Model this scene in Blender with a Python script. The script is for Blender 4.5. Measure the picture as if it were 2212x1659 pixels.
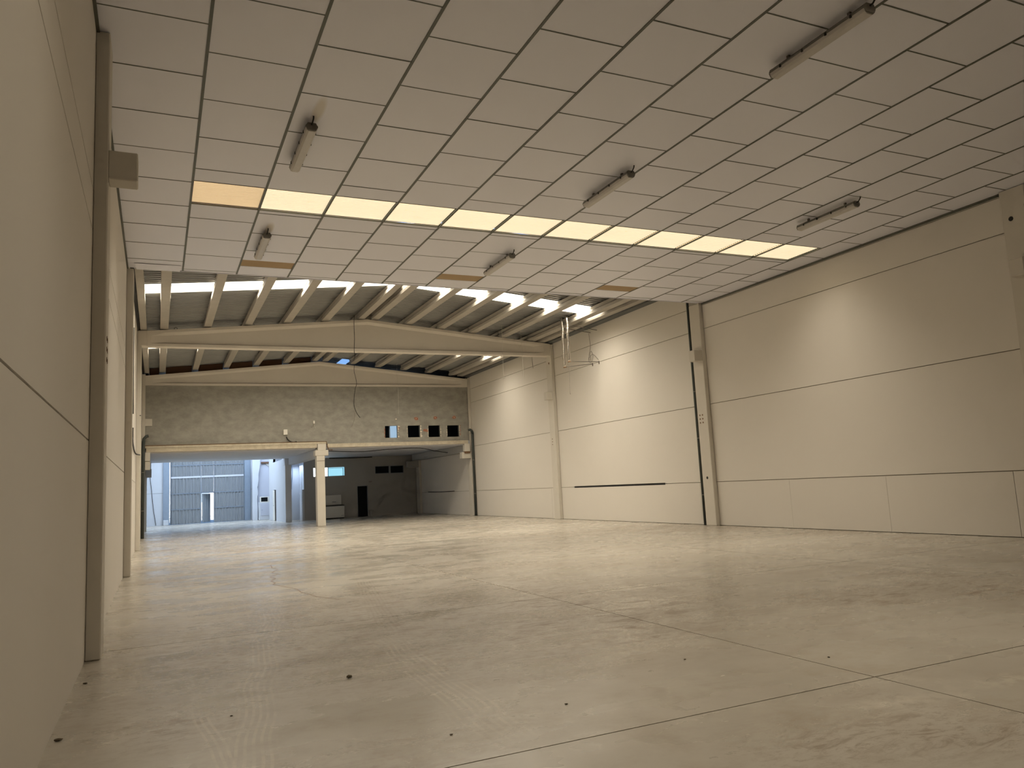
import bpy, bmesh, math, random
from mathutils import Vector, Matrix
random.seed(7)
SC = bpy.context.scene
COL = SC.collection
for o in list(bpy.data.objects):
    bpy.data.objects.remove(o)

# ------------------------------------------------------------------ camera
CAMX, CAMZ = 0.6712, 1.6
FPX, YAW, PITCH, ROLL = 1669.25, 0.4336, 0.1286, -0.0519
def cam_axes():
    f = Vector((math.sin(YAW)*math.cos(PITCH), math.cos(YAW)*math.cos(PITCH), math.sin(PITCH)))
    r = Vector((math.cos(YAW), -math.sin(YAW), 0)); u = r.cross(f)
    c, s = math.cos(ROLL), math.sin(ROLL)
    return r*c+u*s, u*c-r*s, f
cd = bpy.data.cameras.new('camera'); cam = bpy.data.objects.new('camera', cd); COL.objects.link(cam)
_r, _u, _f = cam_axes()
cam.matrix_world = Matrix(((_r.x, _u.x, -_f.x, CAMX), (_r.y, _u.y, -_f.y, 0), (_r.z, _u.z, -_f.z, CAMZ), (0, 0, 0, 1)))
cd.sensor_width = 36; cd.lens = FPX/2212*36; cd.clip_end = 300; cd.clip_start = 0.05
SC.camera = cam

# ------------------------------------------------------------------ world, sun, daylight, exposure
W = bpy.data.worlds.new('sky'); SC.world = W; W.use_nodes = True
wn = W.node_tree.nodes; wl = W.node_tree.links
wn['Background'].inputs['Color'].default_value = (.27, .52, 1.0, 1)      # clear blue sky
wn['Background'].inputs['Strength'].default_value = 0.95
SC.view_settings.view_transform = 'Standard'; SC.view_settings.look = 'None'
SC.view_settings.gamma = 1; SC.view_settings.use_curve_mapping = False
SC.view_settings.exposure = 0.0
CY = SC.cycles; CY.max_bounces = 6; CY.diffuse_bounces = 4; CY.glossy_bounces = 2; CY.transmission_bounces = 2; CY.caustics_reflective = False; CY.caustics_refractive = False
CY.use_adaptive_sampling = True; CY.adaptive_threshold = 0.08; CY.adaptive_min_samples = 10; CY.sample_clamp_indirect = 4; CY.use_denoising = True; CY.use_light_tree = False
WARM = (1.0, 0.90, 0.735); COOL = (0.62, 0.78, 1.0)
def area(name, loc, sx, sy, power, color, rot=(0, 0, 0), spread=150):
    l = bpy.data.lights.new(name, 'AREA'); l.shape = 'RECTANGLE'; l.size = sx; l.size_y = sy
    l.energy = power; l.color = color; l.spread = math.radians(spread)
    o = bpy.data.objects.new(name, l); COL.objects.link(o); o.location = loc; o.rotation_euler = rot
    return o
SL = 0.0945                                   # roof slope
XW = 16.525                                   # hall width
def roof_z(x): return 7.93 + SL*min(x, XW-x)
SLA = math.atan(SL)
for nm, y, p in (('mid', 14.27, 225), ('near', 4.27, 84), ('rear', -5.73, 25)):
    area('daylight_ceiling_strip_'+nm, (8.46 if nm == 'mid' else 5.6, y, 7.02), 14.4 if nm == 'mid' else 8.7, 1.10, p, WARM, spread=112)  # near and rear lamps cut short on the right to dim that side
for nm, y, p in (('near', 25.0, 590), ('far', 34.45, 450)):
    area('daylight_roof_left_'+nm, (4.2, y, roof_z(4.2)-.03), 8.0, 1.1, p, WARM, (0, -SLA, 0), 150)
    area('daylight_roof_right_'+nm, (12.3, y, roof_z(12.3)-.03), 8.0, 1.1, p, WARM, (0, SLA, 0), 150)
area('daylight_entrance_skylight', (5.0, 54.5, 7.6), 9.0, 5.0, 1250, COOL, spread=170)
area('daylight_corridor', (8.75, 51.3, 3.5), 0.7, 1.2, 26, COOL, spread=170)
sun = bpy.data.lights.new('sun', 'SUN'); sun.energy = 10; sun.angle = 0.01; sun.color = (1, .97, .92)
so = bpy.data.objects.new('sun', sun); COL.objects.link(so); so.rotation_euler = (math.radians(46), 0, math.radians(-12))

# ------------------------------------------------------------------ helpers
class MB:
    def __init__(s): s.v = []; s.f = []; s.smooth = False
    def add(s, vs, fs):
        n = len(s.v); s.v += [tuple(p) for p in vs]; s.f += [tuple(i+n for i in f) for f in fs]; return s
    def box(s, x0, y0, z0, x1, y1, z1):
        return s.add([(x0,y0,z0),(x1,y0,z0),(x1,y1,z0),(x0,y1,z0),(x0,y0,z1),(x1,y0,z1),(x1,y1,z1),(x0,y1,z1)],
                     [(0,3,2,1),(4,5,6,7),(0,1,5,4),(1,2,6,5),(2,3,7,6),(3,0,4,7)])
    def cbox(s, x0, y0, z0, x1, y1, z1, c=.015):
        bm = bmesh.new(); bmesh.ops.create_cube(bm, size=1)
        for v in bm.verts:
            v.co = Vector((x0+(v.co.x+.5)*(x1-x0), y0+(v.co.y+.5)*(y1-y0), z0+(v.co.z+.5)*(z1-z0)))
        bmesh.ops.bevel(bm, geom=bm.edges[:], offset=c, segments=1, affect='EDGES')
        bm.verts.index_update()
        s.add([v.co[:] for v in bm.verts], [[v.index for v in f.verts] for f in bm.faces]); bm.free(); return s
    def prism(s, pts, axis, a, b):
        """polygon pts (2D) extruded along axis from a to b"""
        n = len(pts)
        def P(p, t):
            return {'x': (t, p[0], p[1]), 'y': (p[0], t, p[1]), 'z': (p[0], p[1], t)}[axis]
        vs = [P(p, a) for p in pts]+[P(p, b) for p in pts]
        fs = [tuple(range(n))[::-1], tuple(range(n, 2*n))]+[(i, (i+1) % n, n+(i+1) % n, n+i) for i in range(n)]
        return s.add(vs, fs)
    def tube(s, pts, r, n=10, cap=True):
        pts = [Vector(p) for p in pts]; rs = r if isinstance(r, (list, tuple)) else [r]*len(pts)
        rings = []; prev = None
        for i, p in enumerate(pts):
            t = ((pts[min(i+1, len(pts)-1)]-p).normalized()+(p-pts[max(i-1, 0)]).normalized())
            t = t.normalized() if t.length > 1e-6 else Vector((0, 0, 1))
            a = prev if prev is not None else (Vector((1, 0, 0)) if abs(t.x) < .9 else Vector((0, 1, 0)))
            a = (a-t*a.dot(t)).normalized(); prev = a; b = t.cross(a)
            rings.append([p+(a*math.cos(2*math.pi*k/n)+b*math.sin(2*math.pi*k/n))*rs[i] for k in range(n)])
        vs = [q for R in rings for q in R]; fs = []
        for i in range(len(rings)-1):
            for k in range(n):
                fs.append((i*n+k, i*n+(k+1) % n, (i+1)*n+(k+1) % n, (i+1)*n+k))
        if cap: fs += [tuple(range(n))[::-1], tuple((len(rings)-1)*n+k for k in range(n))]
        return s.add(vs, fs)
def link(o, parent=None):
    COL.objects.link(o)
    if parent is not None: o.parent = parent
    return o
def root_loc(o):
    v = Vector((0, 0, 0))
    while o is not None: v = v+o.location; o = o.parent
    return v
def part(name, mb, mat, parent=None, label=None, kind=None, smooth=False, at=None):
    """mesh object; vertices are given in world space; origin at the parent's or at `at`"""
    base = root_loc(parent) if parent is not None else Vector((0, 0, 0))
    org = Vector(at) if at is not None else base
    me = bpy.data.meshes.new(name)
    me.from_pydata([tuple(Vector(v)-org) for v in mb.v], [], mb.f); me.update()
    bm = bmesh.new(); bm.from_mesh(me); bmesh.ops.recalc_face_normals(bm, faces=bm.faces); bm.to_mesh(me); bm.free()
    if smooth:
        for p in me.polygons: p.use_smooth = True
    me.materials.append(mat)
    o = bpy.data.objects.new(name, me); link(o, parent); o.location = org-base
    if label: o['label'] = label
    if kind: o['kind'] = kind
    return o
def empty(name, loc):
    o = bpy.data.objects.new(name, None); COL.objects.link(o); o.location = loc; o.empty_display_size = .2; return o
def tag(o, label, cat, group=None):
    o['label'] = label; o['category'] = cat
    if group: o['group'] = group
    return o
def struct(name, label, cat=None, loc=(0, 0, 0)):
    o = empty(name, loc); o['kind'] = 'structure'; o['label'] = label; o['category'] = cat or name.split('_')[0]; return o
def copy_to(src, parent, loc, name=None):
    c = src.copy(); COL.objects.link(c); c.parent = parent; c.location = loc; return c

# ------------------------------------------------------------------ materials
def mat(name, base, rough=.8, metal=0, spec=.5, noise=None, bump=None, second=None, emit=None, streak=(1, 1, 1)):
    """noise=(scale, amount): colour mottling towards `second`; bump=(scale, strength)"""
    m = bpy.data.materials.new(name); m.use_nodes = True; n = m.node_tree.nodes; l = m.node_tree.links
    b = n['Principled BSDF']; b.inputs['Base Color'].default_value = (*base, 1); b.inputs['Roughness'].default_value = rough
    b.inputs['Metallic'].default_value = metal; b.inputs['Specular IOR Level'].default_value = spec
    if noise or bump:
        g = n.new('ShaderNodeNewGeometry'); mp = n.new('ShaderNodeMapping'); mp.inputs['Scale'].default_value = streak
        l.new(g.outputs['Position'], mp.inputs['Vector'])
    if noise:
        t = n.new('ShaderNodeTexNoise'); t.inputs['Scale'].default_value = noise[0]; t.inputs['Detail'].default_value = 5
        t.inputs['Roughness'].default_value = .62
        l.new(mp.outputs['Vector'], t.inputs['Vector'])
        cr = n.new('ShaderNodeMapRange'); cr.inputs[1].default_value = .36; cr.inputs[2].default_value = .66
        cr.inputs[3].default_value = 0; cr.inputs[4].default_value = noise[1]
        l.new(t.outputs['Fac'], cr.inputs[0])
        mx = n.new('ShaderNodeMix'); mx.data_type = 'RGBA'
        mx.inputs[6].default_value = (*base, 1); mx.inputs[7].default_value = (*(second or [c*.6 for c in base]), 1)
        l.new(cr.outputs[0], mx.inputs[0]); l.new(mx.outputs[2], b.inputs['Base Color'])
    if bump:
        t2 = n.new('ShaderNodeTexNoise'); t2.inputs['Scale'].default_value = bump[0]; t2.inputs['Detail'].default_value = 2
        l.new(mp.outputs['Vector'], t2.inputs['Vector'])
        bp = n.new('ShaderNodeBump'); bp.inputs['Strength'].default_value = bump[1]; bp.inputs['Distance'].default_value = .01
        l.new(t2.outputs['Fac'], bp.inputs['Height']); l.new(bp.outputs['Normal'], b.inputs['Normal'])
    if emit:
        b.inputs['Emission Color'].default_value = (*emit[0], 1); b.inputs['Emission Strength'].default_value = emit[1]
    return m
M = {}
M['wall'] = mat('painted_panel', (.72, .68, .62), .75, noise=(.5, .25), second=(.67, .63, .565))
M['joint'] = mat('joint_filler', (.29, .25, .195), .9)
M['column'] = mat('painted_concrete', (.65, .61, .54), .7, noise=(2.5, .3), second=(.58, .54, .47))
M['beam'] = mat('beam_concrete', (.71, .66, .585), .75, noise=(1.2, .3), second=(.65, .60, .53))
M['purlin'] = mat('purlin_concrete', (.43, .40, .35), .6, noise=(3, .4), second=(.34, .31, .27))
M['roofsheet'] = mat('galvanised_sheet', (.29, .295, .285), .4, metal=.3, noise=(2, .4), second=(.21, .215, .21))
M['gutter'] = mat('grey_gutter', (.13, .14, .14), .5, metal=.3)
M['black'] = mat('matt_black', (.012, .011, .01), .7)
M['dark'] = mat('unlit_void', (.03, .028, .025), .9)  # near-black base stands in for unlit depth
M['rawwall'] = mat('rough_cement_render', (.37, .355, .315), .9, noise=(2.2, .75), second=(.25, .24, .21), bump=(9, .4), streak=(1, 1, 1.5))
M['ledge'] = mat('cream_concrete', (.62, .56, .44), .8, noise=(5, .6), second=(.42, .36, .27), bump=(30, .3))
M['pipe'] = mat('dark_green_pipe', (.055, .065, .06), .4)
M['clip'] = mat('pipe_clip', (.30, .28, .25), .5, metal=.4)
M['foil'] = mat('aluminium_foil', (.78, .74, .68), .22, metal=1, bump=(14, .9))
M['steel'] = mat('steel_rod', (.20, .18, .16), .45, metal=.8)
M['wire'] = mat('thin_wire', (.22, .19, .16), .6)
M['wirelight'] = mat('pale_wire', (.6, .57, .5), .6)
M['cable'] = mat('black_cable', (.02, .018, .016), .6)
M['white'] = mat('white_plastic', (.80, .77, .70), .45)
M['fixture'] = mat('fixture_body', (.20, .19, .17), .5, noise=(12, .5), second=(.12, .11, .09))
M['diffuser'] = mat('prismatic_diffuser', (.55, .52, .49), .3, noise=(8, .3), second=(.45, .42, .38))
M['runner'] = mat('runner_aluminium', (.115, .12, .10), .5, metal=.2)
M['tan'] = mat('tan_insulation', (.42, .30, .17), .85, noise=(3, .3), second=(.36, .25, .14))
M['brown'] = mat('brown_board', (.16, .085, .05), .8)
M['brick'] = mat('broken_brick', (.34, .12, .07), .9, noise=(20, .7), second=(.5, .3, .22))
M['plaster'] = mat('broken_plaster', (.78, .72, .62), .9, noise=(25, .4), second=(.6, .5, .4))
M['bluewall'] = mat('pale_wall', (.62, .64, .68), .7, noise=(1, .3), second=(.55, .57, .60))
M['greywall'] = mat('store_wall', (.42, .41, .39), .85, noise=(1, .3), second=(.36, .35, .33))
M['slabsoffit'] = mat('slab_soffit', (.64, .66, .72), .6, noise=(2, .3), second=(.55, .57, .62))
M['doorsheet'] = mat('galvanised_door_sheet', (.33, .35, .37), .42, metal=.4, noise=(3, .3), second=(.27, .29, .31))
M['doorframe'] = mat('door_frame_steel', (.30, .36, .44), .5, metal=.2, noise=(4, .3), second=(.24, .29, .36))
M['doorrail'] = mat('door_rail_steel', (.24, .28, .33), .5, metal=.3)
M['freezer'] = mat('chest_enamel', (.62, .62, .60), .4)
M['glassdark'] = mat('dark_glass', (.008, .009, .010), .6, spec=.15)
M['bluepanel'] = mat('sky_window', (.05, .06, .07), .5, emit=((.35, .515, .68), .95))
M['litwindow'] = mat('daylit_pane', (.4, .7, .9), .4, emit=((.33, .70, .88), 1.0))
M['litwhite'] = mat('daylit_gap', (.9, .95, 1), .4, emit=((.85, .95, 1.0), 4.0))
M['outground'] = mat('yard_concrete', (.55, .55, .53), .9)
M['crumb'] = mat('concrete_crumb', (.10, .075, .045), .95)
M['stairwall'] = mat('stair_plaster', (.56, .58, .66), .8)
M['stain'] = mat('rust_stain', (.18, .10, .05), .9)

def floor_material():
    m = bpy.data.materials.new('polished_concrete_floor'); m.use_nodes = True; n = m.node_tree.nodes; l = m.node_tree.links
    b = n['Principled BSDF']; g = n.new('ShaderNodeNewGeometry')
    def noise(scale, det=8, rough=.6, sc=(1, 1, 1), dist=0):
        mp = n.new('ShaderNodeMapping'); mp.inputs['Scale'].default_value = sc; l.new(g.outputs['Position'], mp.inputs[0])
        t = n.new('ShaderNodeTexNoise'); t.inputs['Scale'].default_value = scale; t.inputs['Detail'].default_value = det
        t.inputs['Roughness'].default_value = rough; t.inputs['Distortion'].default_value = dist
        l.new(mp.outputs[0], t.inputs['Vector']); return t.outputs['Fac']
    def rng(x, a, b_, c, d):
        r = n.new('ShaderNodeMapRange'); r.inputs[1].default_value = a; r.inputs[2].default_value = b_
        r.inputs[3].default_value = c; r.inputs[4].default_value = d; r.interpolation_type = 'SMOOTHSTEP'; l.new(x, r.inputs[0]); return r.outputs[0]
    def mix(fac, A, B):
        x = n.new('ShaderNodeMix'); x.data_type = 'RGBA'
        l.new(fac, x.inputs[0])
        for i, c in ((6, A), (7, B)):
            if isinstance(c, tuple): x.inputs[i].default_value = (*c, 1)
            else: l.new(c, x.inputs[i])
        return x.outputs[2]
    def mth(op, a, b_=None):
        x = n.new('ShaderNodeMath'); x.operation = op
        for i, c in ((0, a), (1, b_)):
            if c is None: continue
            if isinstance(c, (int, float)): x.inputs[i].default_value = c
            else: l.new(c, x.inputs[i])
        return x.outputs[0]
    sep = n.new('ShaderNodeSeparateXYZ'); l.new(g.outputs['Position'], sep.inputs[0]); PX, PY = sep.outputs[0], sep.outputs[1]
    c = mix(rng(noise(.35, 6), .38, .64, 0, 1), (.52, .48, .41), (.45, .41, .345))
    c = mix(rng(noise(1.6, 6, .7), .46, .70, 0, .55), c, (.38, .325, .255))
    # brownish dirt, swept patches (several metres across, with fine grain)
    zx = mth('DIVIDE', mth('SUBTRACT', PX, 3.9), 4.6); zy = mth('DIVIDE', mth('SUBTRACT', PY, 9.6), 4.2)
    zone = rng(mth('ADD', mth('MULTIPLY', zx, zx), mth('MULTIPLY', zy, zy)), .15, 1.1, 1, 0)
    big = mth('MAXIMUM', rng(noise(.22, 3), .50, .64, 0, .8), zone)
    wisp = mth('MAXIMUM', rng(noise(2.6, 7, .72, (.8, 2.0, 1), 1.2), .47, .66, 0, .9), rng(noise(9, 5, .75, (1, 1.5, 1)), .47, .66, 0, .75))
    dirt = mth('MULTIPLY', big, wisp)
    c = mix(dirt, c, (.235, .165, .105))
    c = mix(mth('MULTIPLY', rng(noise(1.1, 7, .75, (.6, 2.2, 1), .8), .55, .70, 0, .5), rng(noise(.13, 2), .40, .62, .25, 1)), c, (.27, .205, .145))
    pale = mth('MULTIPLY', rng(noise(.5, 5, .6, (.5, 1.6, 1)), .56, .70, 0, 1), rng(noise(5, 4, .7), .42, .6, 0, .5))
    c = mix(pale, c, (.68, .62, .52))
    # tyre tracks: (x0,y0,x1,y1,width, period, pale/dark)
    trk = [(1.05, 4.4, 2.25, 12.4, .20, .055, 1), (2.76, 4.5, 2.98, 8.9, .26, .06, 1), (4.15, 14.6, 3.05, 8.4, .22, .055, 0), (2.95, 13.2, 3.9, 9.2, .16, .05, 0), (.98, 7.2, 1.16, 4.3, .10, .05, 1)]
    wob = mth('MULTIPLY', mth('SUBTRACT', noise(.6, 1), .5), .25); wear = rng(noise(3.5, 4, .7), .38, .6, .1, .55)
    for x0, y0, x1, y1, wd, per, pal in trk:
        L = math.hypot(x1-x0, y1-y0); ux, uy = (x1-x0)/L, (y1-y0)/L
        d = mth('ADD', mth('SUBTRACT', mth('MULTIPLY', PX, uy), mth('MULTIPLY', PY, ux)), -(x0*uy-y0*ux))
        d = mth('ADD', d, wob)
        s = mth('ADD', mth('ADD', mth('MULTIPLY', PX, ux), mth('MULTIPLY', PY, uy)), -(x0*ux+y0*uy))
        band = rng(mth('ABSOLUTE', d), wd*.5, wd, 1, 0)
        ends = mth('MULTIPLY', rng(s, 0, .8, 0, 1), rng(s, L-.8, L, 1, 0))
        lines = rng(mth('SINE', mth('MULTIPLY', d, 2*math.pi/per)), -.1, .7, 0, 1)
        a = mth('MULTIPLY', mth('MULTIPLY', band, ends), mth('MULTIPLY', lines, wear))
        c = mix(a, c, (.66, .60, .50) if pal else (.26, .20, .14))
    l.new(c, b.inputs['Base Color'])
    r = mth('ADD', rng(noise(.9, 3, .55, (.8, 1.5, 1)), .25, .75, .18, .36), mth('MULTIPLY', dirt, .22))
    l.new(r, b.inputs['Roughness']); b.inputs['Specular IOR Level'].default_value = .5
    bp = n.new('ShaderNodeBump'); bp.inputs['Strength'].default_value = .13; bp.inputs['Distance'].default_value = .01
    l.new(noise(1.5, 4, .62, (.7, 1.6, 1)), bp.inputs['Height']); l.new(bp.outputs[0], b.inputs['Normal'])
    return m
M['floor'] = floor_material()

def tile_material():
    m = mat('ceiling_tile_vinyl', (.83, .835, .92), .34, noise=(.8, .2), second=(.79, .79, .87))  # blue cast of the entrance daylight is put into the tile colour
    n = m.node_tree.nodes; l = m.node_tree.links; b = n['Principled BSDF']
    g = n.new('ShaderNodeNewGeometry'); src = b.inputs['Base Color'].links[0].from_socket
    for cx, cy, sx, sy, col in ((2.74, 10.55, .085, .42, (.62, .56, .45)), (2.73, 15.9, .085, .40, (.52, .44, .31))):   # smoke marks behind two lamps
        vm = n.new('ShaderNodeMapping'); vm.inputs['Location'].default_value = (-cx/sx, -cy/sy, 0); vm.inputs['Scale'].default_value = (1/sx, 1/sy, 0)
        l.new(g.outputs['Position'], vm.inputs[0])
        ln = n.new('ShaderNodeVectorMath'); ln.operation = 'LENGTH'; l.new(vm.outputs[0], ln.inputs[0])
        mr = n.new('ShaderNodeMapRange'); mr.inputs[1].default_value = .6; mr.inputs[2].default_value = 1.15; mr.inputs[3].default_value = .7; mr.inputs[4].default_value = 0
        l.new(ln.outputs['Value'], mr.inputs[0])
        mx = n.new('ShaderNodeMix'); mx.data_type = 'RGBA'; l.new(mr.outputs[0], mx.inputs[0]); l.new(src, mx.inputs[6]); mx.inputs[7].default_value = (*col, 1)
        src = mx.outputs[2]
    l.new(src, b.inputs['Base Color'])
    return m
M['tile'] = tile_material()

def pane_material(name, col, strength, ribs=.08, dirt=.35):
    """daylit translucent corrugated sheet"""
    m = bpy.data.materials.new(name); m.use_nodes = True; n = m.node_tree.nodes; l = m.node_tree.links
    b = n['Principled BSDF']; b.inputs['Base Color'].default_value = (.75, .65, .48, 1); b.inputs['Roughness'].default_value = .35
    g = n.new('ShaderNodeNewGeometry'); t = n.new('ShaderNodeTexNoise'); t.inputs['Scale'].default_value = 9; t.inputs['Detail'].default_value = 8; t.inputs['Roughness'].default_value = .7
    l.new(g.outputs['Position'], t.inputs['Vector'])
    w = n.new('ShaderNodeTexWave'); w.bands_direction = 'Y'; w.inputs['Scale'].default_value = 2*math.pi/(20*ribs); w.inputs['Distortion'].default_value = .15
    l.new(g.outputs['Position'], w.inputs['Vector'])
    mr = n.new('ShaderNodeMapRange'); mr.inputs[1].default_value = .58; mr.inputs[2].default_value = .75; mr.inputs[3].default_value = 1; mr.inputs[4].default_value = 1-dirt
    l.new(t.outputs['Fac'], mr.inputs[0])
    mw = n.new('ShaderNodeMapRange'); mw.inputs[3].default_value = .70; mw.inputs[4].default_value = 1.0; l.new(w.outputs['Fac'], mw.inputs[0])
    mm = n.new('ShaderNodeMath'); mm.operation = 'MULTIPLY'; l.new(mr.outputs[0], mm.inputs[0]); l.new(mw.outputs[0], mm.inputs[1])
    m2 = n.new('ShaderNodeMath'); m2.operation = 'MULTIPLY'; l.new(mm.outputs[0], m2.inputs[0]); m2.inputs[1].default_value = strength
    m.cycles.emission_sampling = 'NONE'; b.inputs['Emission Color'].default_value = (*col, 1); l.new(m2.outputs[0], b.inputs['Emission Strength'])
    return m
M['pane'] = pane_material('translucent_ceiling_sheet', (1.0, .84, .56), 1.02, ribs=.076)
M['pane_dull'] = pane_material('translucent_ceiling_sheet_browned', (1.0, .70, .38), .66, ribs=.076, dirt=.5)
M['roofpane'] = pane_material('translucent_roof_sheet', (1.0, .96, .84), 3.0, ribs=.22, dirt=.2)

# ------------------------------------------------------------------ main positions
Y1, Y2, Y3, Y4, Y5 = 9.44, 19.45, 29.73, 39.84, 48.7
YF, YR = 59.3, -10.6                      # far facade, wall behind the camera
BAYS = [YR, -.6, Y1, Y2, Y3, Y4, Y5+1, YF]
HC = 7.037                                # false ceiling height
CP = .145                                 # how far the columns stand proud of the panels

# ------------------------------------------------------------------ floor
floor = struct('floor', 'dusty polished concrete floor cut into large slabs', 'floor')
part('screed', MB().box(-.3, YR-.3, -.30, XW+.3, YF+.2, -.02), M['joint'], floor)
xs = [0, 5.66, 11.36, XW]; ysl = [YR, -5.9, -.75, 4.47, 9.94, 15.0, 20.2, 25.4, 30.6, 35.8, 41.0, 46.2, 51.4, 55.5, YF]
for i in range(3):
    for j in range(len(ysl)-1):
        g = .006
        part('slab', MB().box(xs[i]+(g if i else 0), ysl[j]+g, -.1, xs[i+1]-(g if i < 2 else 0), ysl[j+1]-g, 0), M['floor'], floor)
def strip_line(pts, wd, z=.0012):
    mb = MB()
    for (xa, ya), (xb, yb) in zip(pts[:-1], pts[1:]):
        L = math.hypot(xb-xa, yb-ya) or 1; nx, ny = -(yb-ya)/L*wd/2, (xb-xa)/L*wd/2
        mb.add([(xa+nx, ya+ny, z), (xa-nx, ya-ny, z), (xb-nx, yb-ny, z), (xb+nx, yb+ny, z)], [(0, 1, 2, 3)])
    return mb
mbc = MB(); rc = random.Random(5); yy = 10.4
while yy < 15.4:
    xx = 5.645+rc.uniform(-.012, .012); mbc.box(xx-.022, yy, 0, xx+.01, yy+rc.uniform(.03, .06), .0015); yy += rc.uniform(.11, .17)
part('joint_chips', mbc, M['plaster'], floor, kind='stuff', label='row of pale chips along a floor joint')
ck = [(3.12, 19.3), (3.05, 18.6), (3.12, 18.1), (2.9, 17.4), (2.98, 17.0), (2.74, 16.5), (2.80, 16.1), (2.66, 15.7), (2.69, 15.3), (2.62, 15.1), (2.70, 14.7), (2.87, 14.0), (2.86, 13.5), (2.97, 12.7), (3.2, 12.1)]
part('crack', strip_line(ck, .016), M['stain'], floor, label='thin jagged crack across a floor slab')
yard = part('yard', MB().box(-30, YF+.2, -.2, 45, YF+40, -.03), M['outground']); yard['kind'] = 'structure'; yard['label'] = 'bright concrete yard outside the sheet metal door'; yard['category'] = 'yard'
nb = empty('backdrop', (4, YF+26, 0))  # backdrop added outside so that the wicket gap shows bright white
part('wall', MB().box(-24, YF+24, 0, 32, YF+30, 9), M['white'], nb)
for i in range(5): part('window', MB().box(-9+i*6, YF+23.97, 1.4, -6.6+i*6, YF+24, 3.4), M['doorframe'], nb)
tag(nb, 'sunlit white building across the yard added to whiten the wicket gap', 'backdrop')

# ------------------------------------------------------------------ side walls of stacked precast panels
def side_wall(name, label, x_in, sgn, courses, slot=None):
    w = struct(name, label, 'wall')
    xo = x_in+sgn*.02
    bx = sorted((x_in+sgn*.03, x_in+sgn*.2)); part('backing', MB().box(bx[0], YR, -.1, bx[1], YF, 8.3), M['joint'], w)
    for b in range(len(BAYS)-1):
        ya, yb = BAYS[b]+.01, BAYS[b+1]-.01
        for k in range(len(courses)-1):
            za, zb = courses[k]+.009, courses[k+1]-.009
            if k == 0: za = 0.014 if sgn > 0 else 0.0
            X0, X1 = sorted((x_in, x_in+sgn*.04))
            segs = [(ya, yb)]
            if sgn > 0 and k == 0:                       # lower course is laid in shorter lengths
                if BAYS[b] == Y1: segs = [(ya, 10.19), (10.20, 13.25), (13.256, 16.39), (16.396, yb)]
                if BAYS[b] == Y2: segs = [(ya, 20.29), (20.30, yb)]
                if BAYS[b] == Y3: segs = [(ya, 30.66), (30.67, yb)]
            for (a, c) in segs:
                mb = MB()
                if slot and BAYS[b] == Y2 and k == 0 and c == yb:
                    mb.box(X0, a, za, X1, c, 1.305).box(X0, a, 1.305, X1, 22.16, zb).box(X0, 28.6, 1.305, X1, c, zb)
                elif slot and BAYS[b] == Y2 and k == 1:
                    mb.box(X0, a, 1.375, X1, c, zb).box(X0, a, za, X1, 22.16, 1.375).box(X0, 28.6, za, X1, c, 1.375)
                else: mb.box(X0, a, za, X1, c, zb)
                part('panel', mb, M['wall'], w)
    if slot:
        part('open_joint', MB().box(x_in+.028, 22.1, 1.29, x_in+.034, 28.7, 1.39), M['black'], w, label='long black open joint between two wall panels')
    return w
wall_left = side_wall('wall_left', 'cream precast panel wall along the left side of the hall', 0, -1, [0, 2.30, 4.64, 5.10, 7.4, 8.3])
wall_right = side_wall('wall_right', 'cream precast panel wall along the right side of the hall', XW, 1, [0, 1.342, 3.78, 6.205, 6.97, 8.3], slot=True)
w = struct('wall_near', 'cream panel wall closing the hall behind the viewer', 'wall')
part('panel', MB().box(-.2, YR-.2, -.1, XW+.2, YR, 9.2), M['wall'], w)


# ------------------------------------------------------------------ roof sheets and roof skylights
roof = struct('roof', 'shallow gabled roof of grey corrugated sheets', 'roof')
def corrugated_roof(xa, xb, ya, yb, pitch=.215, depth=.055):
    mb = MB(); n = max(1, round((yb-ya)/pitch)); p = (yb-ya)/n; prof = []
    for i in range(n):
        y = ya+i*p; prof += [(y, 0), (y+p*.30, 0), (y+p*.45, depth), (y+p*.85, depth)]
    prof.append((yb, 0)); vs = []
    for (y, dz) in prof:
        for x in (xa, xb): vs.append((x, y, roof_z(x)+dz))
    m = len(prof)
    top = [(x, y, z+.01) for x, y, z in vs]; nv = len(vs)
    fs = [(2*i, 2*i+1, 2*i+3, 2*i+2) for i in range(m-1)]
    fs += [tuple(nv+k for k in reversed(f)) for f in fs]
    fs += [(2*i, 2*i+2, nv+2*i+2, nv+2*i) for i in range(m-1)]+[(2*i+1, nv+2*i+1, nv+2*i+3, 2*i+3) for i in range(m-1)]
    return mb.add(vs+top, fs)
MID = XW/2
SKY = [(24.45, 25.56), (33.9, 35.0)]
PUR = [(.10, .30), (.74, 1.00), (2.20, 2.45), (3.61, 3.87), (5.01, 5.28), (6.45, 6.73), (7.89, 8.14), (8.42, 8.70), (9.81, 10.11), (11.20, 11.50), (12.60, 12.91), (13.98, 14.31), (15.36, 15.70), (15.87, 16.17)]
for (ya, yb) in ((Y2-.5, SKY[0][0]), (SKY[0][1], Y3+.2), (Y3+.2, SKY[1][0]), (SKY[1][1], Y4+.3)):
    for i, (xa, xb) in enumerate(((-.2, MID), (MID, XW+.2))):
        part('roof_sheet', corrugated_roof(xa, xb, ya, yb), M['roofsheet'], roof)
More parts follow.
